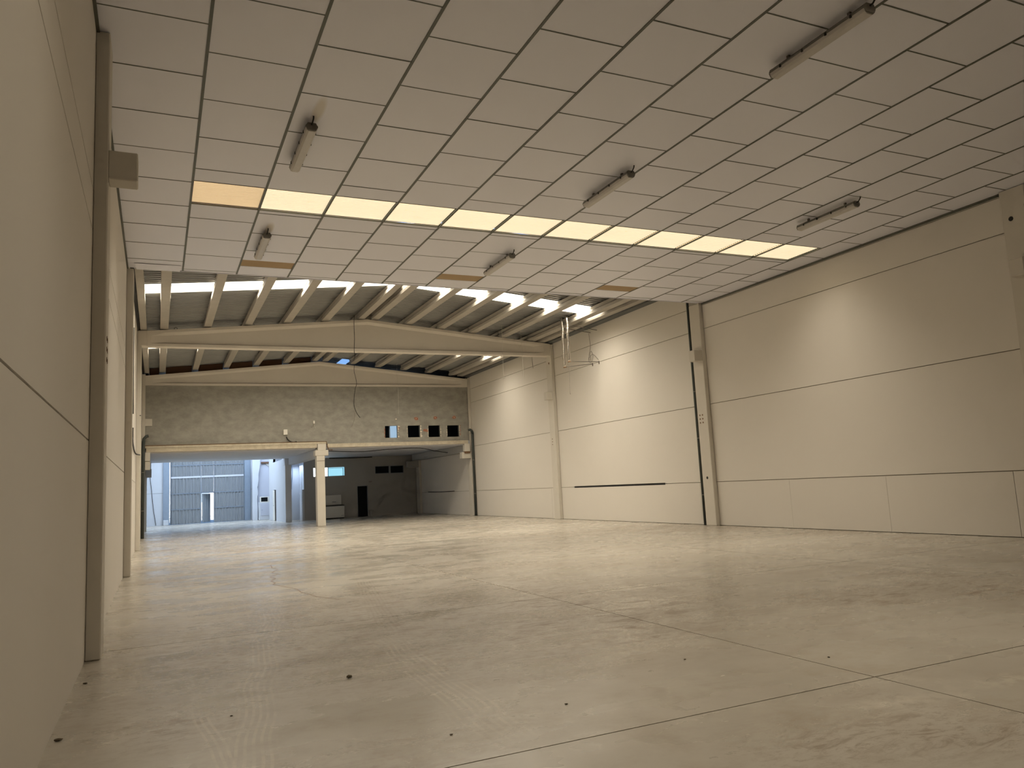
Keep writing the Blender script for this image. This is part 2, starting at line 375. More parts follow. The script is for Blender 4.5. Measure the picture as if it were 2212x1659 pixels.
# plain sheet where nothing of the roof is seen; a gap is left where one sheet is missing beyond the far beam
part('roof_deck', MB().add([(-.2, YR, 8.0), (MID, YR, 8.75), (XW+.2, YR, 8.0), (-.2, Y2-.5, 8.0), (MID, Y2-.5, 8.75), (XW+.2, Y2-.5, 8.0)], [(0, 1, 4, 3), (1, 2, 5, 4)]), M['roofsheet'], roof)
HX0, HX1, HY0, HY1 = 9.5, 10.02, 40.1, 41.7
def deck(xa, xb, ya, yb):
    return corrugated_roof(xa, xb, ya, yb, .3, .03)
for r_ in ((-.2, MID, Y4+.3, YF), (MID, HX0, Y4+.3, YF), (HX1, XW+.2, Y4+.3, YF), (HX0, HX1, HY1, YF)):
    part('roof_sheet', deck(*r_), M['roofsheet'], roof)
# translucent panes between the purlins
for (ya, yb) in SKY:
    edges = [(-.1, .10)]
    for a, b in zip(PUR[:-1], PUR[1:]):
        if a[1] < MID < b[0] or a[1] > 15.5: continue
        part('skylight_pane', corrugated_roof(a[1]-.14, b[0]+.14, ya, yb, .22, .03), M['roofpane'], roof, label='overexposed white translucent roof sheet')
# missing parts of the strip stay closed
for (ya, yb) in SKY:
    for xa, xb in ((-.2, .17), (8.0, MID), (MID, 8.56), (15.55, XW+.2)):
        part('roof_sheet', corrugated_roof(xa, xb, ya, yb), M['roofsheet'], roof)
for nm, s in (('left', 0), ('right', 1)):
    x0, x1 = ((0.0, .085), (16.19, XW))[s]
    part('eave_gutter_gap', MB().box(x0, Y2-.4, 7.66, x1, Y4+.3, 7.80), M['gutter'] if s else M['black'], roof, label='dark eave strip beside the %s wall' % nm)  # left one is a black strip standing in for the dark gap
part('gable_far', MB().box(-.2, YF, 4.5, XW+.2, YF+.2, 8.8), M['bluewall'], roof)

ORD = ['first', 'second', 'third', 'fourth', 'fifth', 'sixth', 'seventh', 'eighth', 'ninth', 'tenth', 'eleventh', 'twelfth', 'thirteenth', 'fourteenth']
for bay, (ya, yb, bn) in enumerate(((Y2-.3, Y3+.19, 'just beyond the false ceiling'), (Y3+.21, Y4+.2, 'between the two long roof beams'))):
    for i, (xa, xb) in enumerate(PUR):
        xm = (xa+xb)/2; zb = 7.655+SL*min(xm, XW-xm); hb = (xb-xa)/2
        mb = MB().prism([(xm-hb, zb), (xm+hb, zb), (xm+hb+.01, zb+.10), (xm+hb-.05, zb+.16), (xm+hb-.02, zb+.262), (xm-hb+.02, zb+.262), (xm-hb+.05, zb+.16), (xm-hb-.01, zb+.10)], 'y', ya, yb)
        o = part('roof_purlin', mb, M['purlin'], None, at=(xm, (ya+yb)/2, zb))
        tag(o, '%s concrete roof purlin from the left wall, %s' % (ORD[i], bn), 'purlin', 'concrete purlins under the corrugated roof')

# ------------------------------------------------------------------ big tapered beams
def roof_beam(y0, label, zb=7.10, zend=7.62, ztop=8.40, xa=.145, xb=XW-.155, cross=True):
    yc = y0+.2; st = []
    def prof(x, k):
        zt = zend+(ztop-zend)*(1-abs(x-MID)/MID)
        hw, ww = .19, .19-(.19-.075)*k; tw = .19-(.03)*k; f = .10
        L = [(-hw, zb), (-hw, zb+f), (-ww, zb+f+.06), (-ww, zt-.20), (-tw, zt-.10), (-tw, zt)]
        return [(x, yc+p[0], p[1]) for p in L]+[(x, yc-p[0], p[1]) for p in reversed(L)]
    for x, k in ((xa, 0), (xa+.30, 0), (xa+.75, .55), (xa+1.4, 1), (4, 1), (6.5, 1), (MID-.5, 1), (MID, 1), (MID+.5, 1), (10, 1), (12.5, 1), (xb-1.4, 1), (xb-.75, .55), (xb-.30, 0), (xb, 0)):
        st.append(prof(x, k))
    mb = MB(); n = 12
    vs = [p for s in st for p in s]; fs = []
    for i in range(len(st)-1):
        for k in range(n): fs.append((i*n+k, i*n+(k+1) % n, (i+1)*n+(k+1) % n, (i+1)*n+k))
    fs += [tuple(range(n)), tuple((len(st)-1)*n+k for k in range(n))]
    r = empty('roof_beam', (MID, yc, zb)); part('girder', mb.add(vs, fs), M['beam'], r)
    if y0 == Y3:
        part('end_plate', MB().cbox(.02, yc-.21, zb+.01, .31, yc+.19, zend+.03, .008), M['beam'], r)
        for x in (1.25, 3.9):                            # lifting eyes
            z = zend+(ztop-zend)*(x/MID)
            part('lifting_eye', MB().tube([(x-.05, yc-.1, z-.01), (x-.05, yc-.1, z+.05), (x, yc-.1, z+.09), (x+.05, yc-.1, z+.05), (x+.05, yc-.1, z-.01)], .012, 6), M['steel'], r)
    return tag(r, label, 'beam', 'tapered concrete roof beams')
roof_beam(Y3, 'nearer tapered concrete roof beam spanning the hall with end plate at left')
roof_beam(Y4, 'farther tapered concrete roof beam resting above the raw grey wall', zend=7.53, ztop=8.38, zb=7.09)
b = roof_beam(Y2-.42, 'tapered concrete roof beam hidden above the edge of the tiled ceiling', zb=7.16)
for i in range(1, 7):                                     # brown boards closing the gaps above the far beam, left half
    xa, xb = PUR[i-1][1], PUR[i][0]
    z0 = 7.53+.85*(1-abs((xa+xb)/2-MID)/MID)-.04
    o = part('closure_board', MB().add([(x, y, z) for y in (Y4+.42, Y4+.44) for x, z in ((xa+.02, z0-.1), (xb-.02, z0-.1), (xb-.02, roof_z(xb)-.01), (xa+.02, roof_z(xa)-.01))], [(0, 1, 2, 3), (7, 6, 5, 4), (0, 4, 5, 1), (1, 5, 6, 2), (2, 6, 7, 3), (3, 7, 4, 0)]), M['brown'], roof)

# ------------------------------------------------------------------ columns
def column(side, y, label, ztop=7.62, corbel=True, bolts=False, depth=.50, holes=True, zc=(5.16, 5.51), joint=None):
    s = 1 if side == 'L' else -1; X = (lambda v: v) if side == 'L' else (lambda v: XW-v)
    r = empty('concrete_column', (X(.07), y+depth/2, 0))
    a, b2 = sorted((X(-.005), X(CP)))
    part('shaft', MB().cbox(a, y, 0, b2, y+depth, ztop, .012), M['column'], r)
    if corbel:
        a, b2 = sorted((X(CP-.005), X(CP+.30)))
        c = part('corbel', MB().cbox(a, y+.02, zc[0], b2, y+.30, zc[1], .012), M['column'], r, label='square concrete bracket on the column')
    if bolts:
        for yy in bolts[1]:
            for zz in (3.46, 3.34, 3.22):
                x0 = X(CP+.004)
                a, b2 = sorted((X(CP-.02), X(CP+.004)))
                part('bolt_hole', MB().tube([(a, yy, zz), (b2, yy, zz)], .028, 8), M['stain'], r)
    return tag(r, label, 'column', 'precast concrete wall columns')
column('L', Y1, 'dark beige concrete column on left wall nearest the viewer with square bracket', ztop=7.03, zc=(5.27, 5.61), bolts=(1, (9.66, 9.79)))
column('L', Y2, 'concrete column on left wall under the edge of the tiled ceiling', corbel=False, ztop=7.02)
cL3 = column('L', Y3, 'concrete column on left wall under the nearer roof beam', corbel=False)
part('crack', MB().box(.10, Y3-.004, 4.62, CP+.002, Y3+.01, 4.645), M['black'], cL3)
column('L', Y4, 'concrete column on left wall beside the raw grey wall, behind dark drainpipe')
column('L', Y5, 'dark concrete column on left wall under the far end of the mezzanine', corbel=False, ztop=3.86)
cr0 = column('R', Y1-.30, 'shadowed concrete column on right wall at the edge of the picture', ztop=7.03)
part('bolt_hole', MB().tube([(XW-CP-.004, 9.46, 6.41), (XW-CP+.02, 9.46, 6.41)], .05, 8), M['black'], cr0)
cr1 = column('R', Y2, 'concrete column on right wall under the corner of the tiled ceiling, beside drainpipe', ztop=7.03, bolts=(1, (19.69, 19.82)))
part('bolt_hole', MB().tube([(XW-CP-.004, 19.71, 1.48), (XW-CP+.02, 19.71, 1.48)], .045, 8), M['black'], cr1)
cr2 = column('R', Y3, 'concrete column on right wall under the nearer roof beam', bolts=(1, (30.03,)))
part('bolt_hole', MB().tube([(XW-CP-.004, 29.95, 6.80), (XW-CP+.02, 29.95, 6.80)], .05, 8), M['stain'], cr2)
column('R', Y4, 'concrete column on right wall at the end of the raw grey wall', corbel=False)
cr4 = column('R', 49.2, 'dim concrete column on right wall in the store under the mezzanine', corbel=False, ztop=3.5, depth=.5)
part('bracket', MB().cbox(15.62, 49.22, 3.02, 16.38, 49.6, 3.44, .01), M['greywall'], cr4)

# ------------------------------------------------------------------ false ceiling
ceiling = struct('ceiling', 'flat false ceiling of large pale square tiles in dark metal runners', 'ceiling')
X0, DX, PY_ = 1.194, 1.2116, 1.2215
RUN = [X0+k*DX for k in range(13)]
colx = [0.02]+RUN+[XW-.02]
YC0, YC1 = -1.6, 19.45
STRIPS = [(13.70, 14.84), (3.70, 4.84)]
tile_mesh = {}
def tile_obj(xa, xb, ya, yb, m='tile', name='ceiling_tile', dz=0.0, label=None):
    key = (round(xb-xa, 3), round(yb-ya, 3), m)
    if key not in tile_mesh:
        hx, hy = (xb-xa)/2, (yb-ya)/2
        mb = MB().box(-hx, -hy, 0, hx, hy, .03)
        me = bpy.data.meshes.new(name); me.from_pydata(mb.v, [], mb.f); me.materials.append(M[m]); tile_mesh[key] = me
    o = bpy.data.objects.new(name, tile_mesh[key]); link(o, ceiling); o.location = ((xa+xb)/2, (ya+yb)/2, HC+dz)
    o.rotation_euler = (random.uniform(-1, 1)*.0012, random.uniform(-1, 1)*.0012, 0)
    if label: o['label'] = label
    return o
bar_mesh = {}
def cross_bar(xa, xb, y):
    k = round(xb-xa, 3)
    if k not in bar_mesh:
        mb = MB().box(-(xb-xa)/2, -.009, 0, (xb-xa)/2, .009, .02)
        me = bpy.data.meshes.new('cross_bar'); me.from_pydata(mb.v, [], mb.f); me.materials.append(M['runner']); bar_mesh[k] = me
    o = bpy.data.objects.new('cross_bar', bar_mesh[k]); link(o, ceiling); o.location = ((xa+xb)/2, y, HC-.003)
rw = .019
for c in range(len(colx)-1):
    xa, xb = colx[c]+(rw if c else 0), colx[c+1]-(rw if c < len(colx)-2 else 0)
    off = 9.50 if c % 2 == 1 else 8.90
    js = []
    y = off
    while y > YC0: y -= PY_
    y += PY_
    while y < YC1-.08: js.append(y); y += PY_
    strip = 1 <= c <= 12
    edges = [YC0]+js+[YC1]
    segs = list(zip(edges[:-1], edges[1:]))
    if strip:
        for S0, S1 in STRIPS:
            new = []
            for a, b2 in segs:
                if b2 <= S0 or a >= S1: new.append((a, b2)); continue
                if a < S0: new.append((a, S0))
                if b2 > S1: new.append((S1, b2))
            segs = new
    for a, b2 in segs:
        if b2-a < .03: continue
        if c in (2, 6, 10) and a < 18.20 < b2:      # a tan strip is let into the tile
            tile_obj(xa, xb, a+.009, 18.19)
            tile_obj(xa, xb, 18.20, 18.70, 'tan', 'tan_infill', .004, 'narrow tan strip let into the ceiling')
            if b2 > 18.75: tile_obj(xa, xb, 18.71, b2-.009)
            continue
        if c in (2, 6, 10) and 18.20 <= a < 18.70 and b2 > 18.71:
            tile_obj(xa, xb, 18.71, b2-.009); continue
        tile_obj(xa, xb, a+.009, b2-.009, dz=random.uniform(0, .003))
    for y in js:
        if strip and any(S0-.02 < y < S1+.02 for S0, S1 in STRIPS): continue
        if c in (2, 6, 10) and 18.1 < y < 18.8: continue
        cross_bar(xa, xb, y)
    for STRIP in (STRIPS if strip else []):
        mb = MB(); n = 15; p = (STRIP[1]-STRIP[0]-.03)/n; y0 = STRIP[0]+.015; pr = []
        for i in range(n): pr += [(y0+i*p, 0), (y0+i*p+p*.5, .012)]
        pr.append((y0+n*p, 0))
        vs = [(x, y, HC+.035+dz) for (y, dz) in pr for x in (xa, xb)]; nv = len(vs)
        fs = [(2*i, 2*i+1, 2*i+3, 2*i+2) for i in range(len(pr)-1)]
        vs += [(x, y, z+.006) for x, y, z in vs]; fs += [tuple(nv+k for k in reversed(f)) for f in fs]
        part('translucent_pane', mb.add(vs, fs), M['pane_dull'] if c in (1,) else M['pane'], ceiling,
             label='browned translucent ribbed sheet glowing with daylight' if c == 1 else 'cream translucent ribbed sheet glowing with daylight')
        cross_bar(xa, xb, STRIP[0]); cross_bar(xa, xb, STRIP[1])
for x in RUN:
    part('runner', MB().box(x-rw, YC0, HC-.006, x+rw, YC1, HC+.02), M['runner'], ceiling)
part('edge_trim', MB().box(.15, YC1, HC-.012, XW-.15, YC1+.02, HC+.06), M['tile'], ceiling)
part('wall_angle', MB().box(.0, YC0, HC-.03, .035, YC1, HC+.02), M['runner'], ceiling)
part('wall_angle', MB().box(XW-.03, YC0, HC-.05, XW, YC1, HC+.02), M['runner'], ceiling)
part('hidden_tiles', MB().box(0, YR, HC, XW, -6.3, HC+.03).box(0, -5.16, HC, XW, YC0, HC+.03).box(0, -6.3, HC, 1.2, -5.16, HC+.03).box(15.73, -6.3, HC, XW, -5.16, HC+.03), M['tile'], ceiling, kind='stuff')
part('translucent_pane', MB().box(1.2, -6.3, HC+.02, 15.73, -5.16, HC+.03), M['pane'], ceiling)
part('torn_lining', MB().add([(.16, 19.0, HC-.02), (1.15, 19.0, HC-.012), (1.13, 19.46, HC-.025), (.20, 19.46, HC-.03), (.16, 19.0, HC-.014), (1.15, 19.0, HC-.006), (1.13, 19.46, HC-.015), (.20, 19.46, HC-.02)], [(0, 1, 2, 3), (7, 6, 5, 4), (0, 4, 5, 1), (1, 5, 6, 2), (2, 6, 7, 3), (3, 7, 4, 0)]), M['tile'], ceiling, label='loose white lining at the corner of the ceiling')

# ------------------------------------------------------------------ fluorescent battens
def batten(x, y, label):
    L = 1.56; r = empty('fluorescent_lamp', (x, y, 6.97)); z = 6.97
    part('body', MB().prism([(x-.06, z), (x+.06, z), (x+.09, z-.04), (x+.09, z-.058), (x-.09, z-.058), (x-.09, z-.04)], 'y', y-L/2, y+L/2), M['fixture'], r)
    part('diffuser', MB().prism([(x-.086, z-.059), (x+.086, z-.059), (x+.075, z-.098), (x+.042, z-.122), (x-.042, z-.122), (x-.075, z-.098)], 'y', y-L/2+.01, y+L/2-.01), M['diffuser'], r)
    for s in (-1, 1):
        part('end_cap', MB().prism([(x-.06, z+.002), (x+.06, z+.002), (x+.084, z-.06), (x+.06, z-.105), (x-.06, z-.105), (x-.084, z-.06)], 'y', y+s*(L/2-.03), y+s*(L/2+.012)), M['fixture'], r)
        part('hanger', MB().box(x-.02, y+s*.5-.02, z, x+.02, y+s*.5+.02, HC-.004), M['steel'], r)
        for k in range(4):
            yy = y-L/2+.2+k*.385
            part('clip', MB().box(x+s*.089-.006, yy-.014, z-.072, x+s*.089+.006, yy+.014, z-.034), M['black'], r)
    part('cable', MB().tube([(x-.005, y-L/2, z-.03), (x, y-L/2-.05, z-.02), (x+.01, y-L/2-.09, z+.03), (x+.01, y-L/2-.10, HC-.001)], .011, 8), M['cable'], r)
    return tag(r, label, 'lamp', 'unlit fluorescent battens under the ceiling')
batten(2.69, 11.62, 'unlit fluorescent batten on the left of ceiling, before the bright strip')
batten(2.69, 16.72, 'unlit fluorescent batten on the left of ceiling, beyond the bright strip')
batten(8.24, 6.60, 'large nearest unlit fluorescent batten at top right of the picture')
batten(8.24, 11.68, 'unlit fluorescent batten at mid ceiling, before the bright strip')
batten(8.22, 16.70, 'unlit fluorescent batten at mid ceiling, beyond the bright strip')
batten(13.64, 11.58, 'unlit fluorescent batten on the right of ceiling near the right wall')

# ------------------------------------------------------------------ raw cement wall over the mezzanine front
wb = struct('wall_back', 'raw grey cement wall above the mezzanine with four square holes', 'wall')
HOLES = [(11.62, 12.30, 4.36, 5.00), (12.86, 13.55, 4.36, 5.00), (14.02, 14.69, 4.35, 4.985), (15.10, 15.80, 4.34, 4.975)]
yw = Y4+.08
xsb = sorted([.145, XW-.16]+[h[0] for h in HOLES]+[h[1] for h in HOLES])
mb = MB()
xp = .145
for h in HOLES:
    mb.box(xp, yw, 4.10, h[0], yw+.18, 7.12); mb.box(h[0], yw, h[3], h[1], yw+.18, 7.12); mb.box(h[0], yw, 4.10, h[1], yw+.18, h[2]); xp = h[1]
mb.box(xp, yw, 4.10, XW-.16, yw+.18, 7.12)
part('render', mb, M['rawwall'], wb)
def chips(x, z0, z1, side, n, m, seed, wmax=.09):
    rnd = random.Random(seed); mb = MB(); z = z0
    while z < z1-.04:
        h = rnd.uniform(.06, .17); wv = rnd.uniform(.02, wmax)
        zz = min(z1, z+h)
        pts = [(x, z), (x+side*wv*.7, z+.01), (x+side*wv, (z+zz)/2), (x+side*wv*.6, zz-.01), (x, zz)]
        if side < 0: pts = pts[::-1]
        mb.prism(pts, 'y', yw-.012-rnd.random()*.01, yw+.05); z = zz+rnd.uniform(-.01, .05)
    return part('broken_edge', mb, m, wb)
chips(12.30, 4.38, 5.0, 1, 4, M['plaster'], 3, .17); chips(12.34, 4.75, 4.95, 1, 4, M['brick'], 4, .19)
chips(11.62, 4.38, 4.9, -1, 4, M['brick'], 5, .06)
chips(13.55, 4.36, 5.0, 1, 4, M['plaster'], 6, .15); chips(12.86, 4.36, 5.0, -1, 4, M['plaster'], 7, .04)
chips(14.02, 4.36, 4.98, -1, 4, M['plaster'], 8, .05); chips(14.69, 4.36, 4.98, 1, 4, M['plaster'], 9, .09)
chips(15.10, 4.4, 4.97, -1, 4, M['plaster'], 10, .05); chips(15.80, 4.36, 4.97, 1, 4, M['plaster'], 11, .05); chips(15.85, 4.4, 4.97, 1, 4, M['brick'], 12, .04)
part('broken_edge', MB().prism([(13.72, 4.68), (13.98, 4.62), (14.0, 4.74), (13.86, 4.80), (13.74, 4.78)], 'y', yw-.012, yw+.03), M['brick'], wb, label='broken red brick between two wall holes')
for x, z, mm, rr in ((13.35, 5.37, 'brick', .115), (14.44, 5.39, 'brick', .11), (15.53, 5.40, 'brick', .12), (12.24, 5.35, 'plaster', .045)):
    rnd = random.Random(int(x*100)); pts = [(x+math.cos(a*math.pi/5)*rr*rnd.uniform(.75, 1.2), z+math.sin(a*math.pi/5)*rr*rnd.uniform(.6, .95)) for a in range(10)]
    o = part('chiselled_patch', MB().prism(pts, 'y', yw-.006, yw+.02), M[mm], wb)
    part('socket', MB().tube([(x+.01, yw-.012, z), (x+.01, yw+.02, z)], .016, 8), M['plaster'] if mm == 'brick' else M['white'], wb)
# near-black lining as painted dark behind the holes, with one pale blue window
wu = struct('wall_upper', 'inner wall of the upper storey, near-black to stand in for its darkness', 'wall')
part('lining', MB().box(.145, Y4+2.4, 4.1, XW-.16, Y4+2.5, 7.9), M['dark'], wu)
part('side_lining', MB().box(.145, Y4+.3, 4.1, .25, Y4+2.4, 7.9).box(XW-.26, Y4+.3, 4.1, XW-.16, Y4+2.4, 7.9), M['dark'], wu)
win1 = struct('window_1', 'pale blue window seen through the leftmost square hole', 'window')
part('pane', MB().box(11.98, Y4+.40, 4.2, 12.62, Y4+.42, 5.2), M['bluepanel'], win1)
part('frame', MB().box(11.93, Y4+.39, 4.15, 11.98, Y4+.44, 5.25).box(12.39, Y4+.395, 4.2, 12.40, Y4+.40, 5.2), M['doorframe'], win1)

# ------------------------------------------------------------------ mezzanine
mz = struct('mezzanine', 'concrete mezzanine floor carried on beams and a central pillar', 'mezzanine')
n = 8
for i in range(n):                                        # hollow-core planks, lying across the hall
    ya = Y4+.06+i*(Y5+.8-Y4-.06)/n; yb = ya+(Y5+.8-Y4-.06)/n-.012
    part('floor_plank', MB().box(.02, ya, 3.87, 7.98, yb, 4.08), M['slabsoffit'], mz)
    part('floor_plank', MB().box(8.42, ya, 3.87, XW-.02, yb, 4.08), M['slabsoffit'], mz)
part('floor_plank', MB().box(8.42, Y5+.8, 3.87, XW-.02, 50.6, 4.08), M['slabsoffit'], mz)
part('floor_plank', MB().box(8.10, 50.6, 3.87, 9.7, 52.45, 4.08), M['slabsoffit'], mz)
part('topping', MB().box(.02, Y4+.06, 4.082, XW-.02, Y5+.8, 4.11), M['slabsoffit'], mz)
for xa, xb in ((.20, 8.02), (8.55, 16.22)):
    part('edge_beam', MB().box(xa, Y4-.14, 3.93, xb, Y4+.06, 4.115).box(xa, Y4-.155, 4.055, xb, Y4-.14, 4.10), M['ledge'], mz, label='cream edge beam along the mezzanine front')
part('long_beam', MB().box(8.0, Y4+.1, 3.47, 8.40, Y5+.9, 3.869), M['bluewall'], mz)
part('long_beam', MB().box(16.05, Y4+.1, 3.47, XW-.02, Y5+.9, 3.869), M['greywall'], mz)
part('long_beam', MB().box(.02, Y4+.1, 3.52, .36, Y5+.9, 3.869), M['bluewall'], mz)
part('cornice_strip', MB().box(.15, Y4-.16, 4.118, 8.5, Y4+.08, 4.225), M['ledge'], mz)
part('conduit', MB().tube([(.15, Y4-.17, 4.235), (8.48, Y4-.17, 4.235), (8.50, Y4-.17, 4.10), (8.56, Y4-.17, 3.90), (8.60, Y4-.17, 3.80), (8.78, Y4-.17, 3.80)], .018, 6), M['stain'], mz)
pc = empty('mezzanine_pillar', (8.19, Y4+.05, 0))
part('shaft', MB().cbox(7.98, Y4-.15, 0, 8.39, Y4+.3, 3.55, .015), M['column'], pc)
part('capital', MB().cbox(7.91, Y4-.17, 3.515, 8.58, Y4+.35, 3.80, .02), M['column'], pc)
part('stem', MB().cbox(8.045, Y4-.16, 3.79, 8.46, Y4+.3, 4.115, .012), M['column'], pc)
part('neck_dark_band', MB().box(7.99, Y4-.152, 3.24, 8.38, Y4-.12, 3.27), M['joint'], pc)  # thin dark band across the shaft below the capital
tag(pc, 'square concrete pillar with a block capital carrying the mezzanine front', 'pillar')
# brackets at both ends of the mezzanine front
br = empty('mezzanine_bracket', (.25, Y4, 3.1))
part('upper_block', MB().cbox(.15, Y4-.17, 3.52, .37, Y4-.005, 3.92, .01), M['column'], br)
part('lower_block', MB().cbox(.15, Y4-.12, 3.11, .37, Y4+.06, 3.515, .01), M['column'], br)
tag(br, 'stacked concrete bracket carrying the left end of the mezzanine front', 'bracket')
br = empty('mezzanine_bracket', (16.1, Y4, 3.1))
part('upper_block', MB().cbox(15.98, Y4-.17, 3.51, 16.31, Y4+.1, 3.93, .01), M['column'], br)
part('pad', MB().box(15.99, Y4-.15, 3.40, 16.30, Y4+.1, 3.505), M['stain'], br)
part('lower_block', MB().cbox(15.84, Y4-.1, 3.13, 16.38, Y4+.25, 3.47, .01), M['column'], br)
tag(br, 'stacked concrete bracket carrying the right end of the mezzanine front', 'bracket')
br = empty('wall_bracket', (.25, Y5, 2.8))
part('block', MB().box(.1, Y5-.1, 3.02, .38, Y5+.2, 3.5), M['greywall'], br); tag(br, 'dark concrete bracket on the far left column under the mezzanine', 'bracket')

# ------------------------------------------------------------------ drainpipes
def drainpipe(pts, r, clips, label):
    rt = empty('drainpipe', pts[-1]); part('pipe', MB().tube(pts, r, 14), M['pipe'], rt, smooth=True)
    for z in clips:
        x, y = pts[-1][0], pts[-1][1]
        part('clip', MB().tube([(x, y, z-.012), (x, y, z+.012)], r+.006, 14), M['clip'], rt)
    return tag(rt, label, 'drainpipe', 'dark drainpipes on the walls')
drainpipe([(16.43, 20.06, 7.9), (16.43, 20.06, 7.0), (16.43, 20.06, 0)], .044, (4.25, 2.75, .95), 'dark green drainpipe beside the right column under the ceiling corner')
drainpipe([(16.22, Y4-.25, 4.66), (16.32, Y4-.25, 4.68), (16.40, Y4-.25, 4.62), (16.44, Y4-.25, 4.50), (16.445, Y4-.25, 0)], .07, (3.02, 1.2), 'dark drainpipe with elbow at the right end of the mezzanine')
drainpipe([(.30, Y4-.25, 4.68), (.20, Y4-.25, 4.66), (.10, Y4-.25, 4.54), (.08, Y4-.25, 4.3), (.078, Y4-.25, 0)], .07, (3.0, 1.25), 'dark drainpipe with elbow at the left end of the mezzanine')

# ------------------------------------------------------------------ foil flue pipes
def flue(x, y, zb, ztop, yw_, label):
    r = empty('flue_pipe', (x, y, zb)); mb = MB()
    h = ztop-zb; pts = [(x+.012*math.sin(i*1.3), y, zb+h*i/14) for i in range(15)]
    part('tube', mb.tube(pts, [.062 if i % 2 else .058 for i in range(15)], 14), M['foil'], r, smooth=True)
    part('collar', MB().tube([(x, y, zb+h*.72), (x, y, zb+h*.72+.03)], .07, 14), M['foil'], r, smooth=True)
    part('collar', MB().tube([(x, y, zb), (x, y, zb+.025)], .068, 14), M['stain'], r)
    part('stay_rod', MB().tube([(x, y, zb+.03), (XW-.01, yw_, 6.21)], .014, 6), M['steel'], r)
    part('stay_plate', MB().box(XW-.012, yw_-.03, 6.12, XW, yw_+.03, 6.24), M['steel'], r)
    part('upper_stay', MB().tube([(x+.03, y, zb+h*.80), (XW-.01, yw_, 7.48)], .014, 6), M['steel'], r)
    return tag(r, label, 'pipe', 'foil flue pipes hanging under the roof')
FL = []

# ------------------------------------------------------------------ wires and cables
def cable(name, pts, r, m, label, cat='cable', group=None):
    P = [Vector(p) for p in pts]; out = []
    for i in range(len(P)-1):                       # Catmull-Rom
        p0, p1, p2, p3 = P[max(i-1, 0)], P[i], P[i+1], P[min(i+2, len(P)-1)]
        for k in range(6):
            t = k/6; out.append(.5*((2*p1)+(p2-p0)*t+(2*p0-5*p1+4*p2-p3)*t*t+(3*p1-p0-3*p2+p3)*t**3))
    out.append(P[-1])
    o = part(name, MB().tube(out, r, 6), m, None, at=pts[-1]); return tag(o, label, cat, group)
flue(15.19, 25.95, 6.17, 8.02, 25.95, 'foil flue pipe nearer the viewer, shorter of the two under the roof')
flue(15.25, 26.45, 6.03, 8.02, 26.45, 'foil flue pipe hanging lower, farther of the two under the roof')
WG = 'thin wires hanging from the roof'
cable('hanging_wire', [(15.31, 26.2, 8.0), (15.30, 26.2, 6.1), (15.27, 26.2, 5.06), (15.30, 26.2, 4.97)], .007, M['wire'], 'thin wire with a hooked end hanging below the foil flue pipes', 'wire', WG)
cable('hanging_wire', [(14.45, 28.5, 8.05), (14.39, 28.5, 7.9), (14.40, 28.5, 7.4), (14.41, 28.5, 5.9)], .006, M['wirelight'], 'pale wire hanging before the right end of the nearer roof beam', 'wire', WG)
cable('hanging_wire', [(13.54, 28.5, 8.1), (13.52, 28.5, 7.2), (13.51, 28.5, 6.06), (13.56, 28.5, 5.95), (13.50, 28.5, 5.86)], .006, M['wirelight'], 'pale wire with split end, second from right before the nearer beam', 'wire', WG)
cable('hanging_wire', [(12.0, 38.6, 8.1), (11.98, 38.6, 7.6), (12.02, 38.6, 6.6), (12.0, 38.6, 5.5)], .006, M['wirelight'], 'pale wire hanging before the raw grey wall above its holes', 'wire', WG)
cable('hanging_wire', [(16.1, 31.0, 7.6), (16.1, 31.0, 6.9), (16.12, 31.0, 6.75)], .006, M['wire'], 'short wire with a small fitting near the right wall under the roof', 'wire', WG)
cable('hanging_cable', [(7.70, Y3-.12, 8.5), (7.68, Y3-.1, 8.2), (7.69, Y3-.08, 7.6), (7.67, Y3-.06, 7.12), (7.70, Y3-.03, 6.9), (7.72, Y3+.3, 6.75)], .011, M['cable'], 'dark cable running down the middle of the nearer roof beam', 'cable')
cable('hanging_cable', [(10.05, Y4-.05, 8.2), (10.02, Y4-.06, 7.9), (10.10, Y4-.06, 7.5), (10.13, Y4-.06, 7.2), (10.05, Y4-.04, 6.9), (9.99, Y4+.03, 6.2), (10.10, Y4+.04, 5.75), (10.30, Y4+.05, 5.45)], .012, M['cable'], 'frayed dark cable running down the middle of the raw grey wall', 'cable')
cable('hanging_cable', [(10.02, Y4+.05, 5.80), (10.0, Y4+.05, 5.4), (9.9, Y4+.05, 5.1), (9.82, Y4+.05, 4.95)], .006, M['wire'], 'loose strand splitting off the dark cable on the raw grey wall', 'cable')
cp = [(XW-.03, 26.56, 7.47), (XW-.03, 26.50, 6.95), (XW-.03, 26.66, 6.55), (XW-.04, 26.68, 6.35), (XW-.05, 26.45, 6.28), (XW-.05, 26.3, 6.5), (XW-.05, 26.42, 6.72), (XW-.05, 26.55, 6.6), (XW-.04, 26.5, 6.38), (XW-.03, 26.68, 6.45), (XW-.03, 26.35, 6.58), (XW-.03, 25.95, 6.30)]
cable('coiled_wire', cp, .008, M['wire'], 'coil of thin wire on the right wall beside the foil flue pipes', 'wire')
cable('wall_cable', [(.03, 24.2, 6.6), (.03, 24.1, 5.6), (.03, 24.2, 4.9), (.03, 24.5, 4.15)], .022, M['cable'], 'straight black cable high on the left wall beyond the second column', 'cable')
cable('wall_cable', [(.03, 24.5, 3.75), (.03, 24.5, 3.50), (.03, 24.7, 3.32), (.03, 27.6, 3.2), (.12, 29.70, 3.26)], .022, M['cable'], 'curved black cable low on the left wall beyond the second column', 'cable')

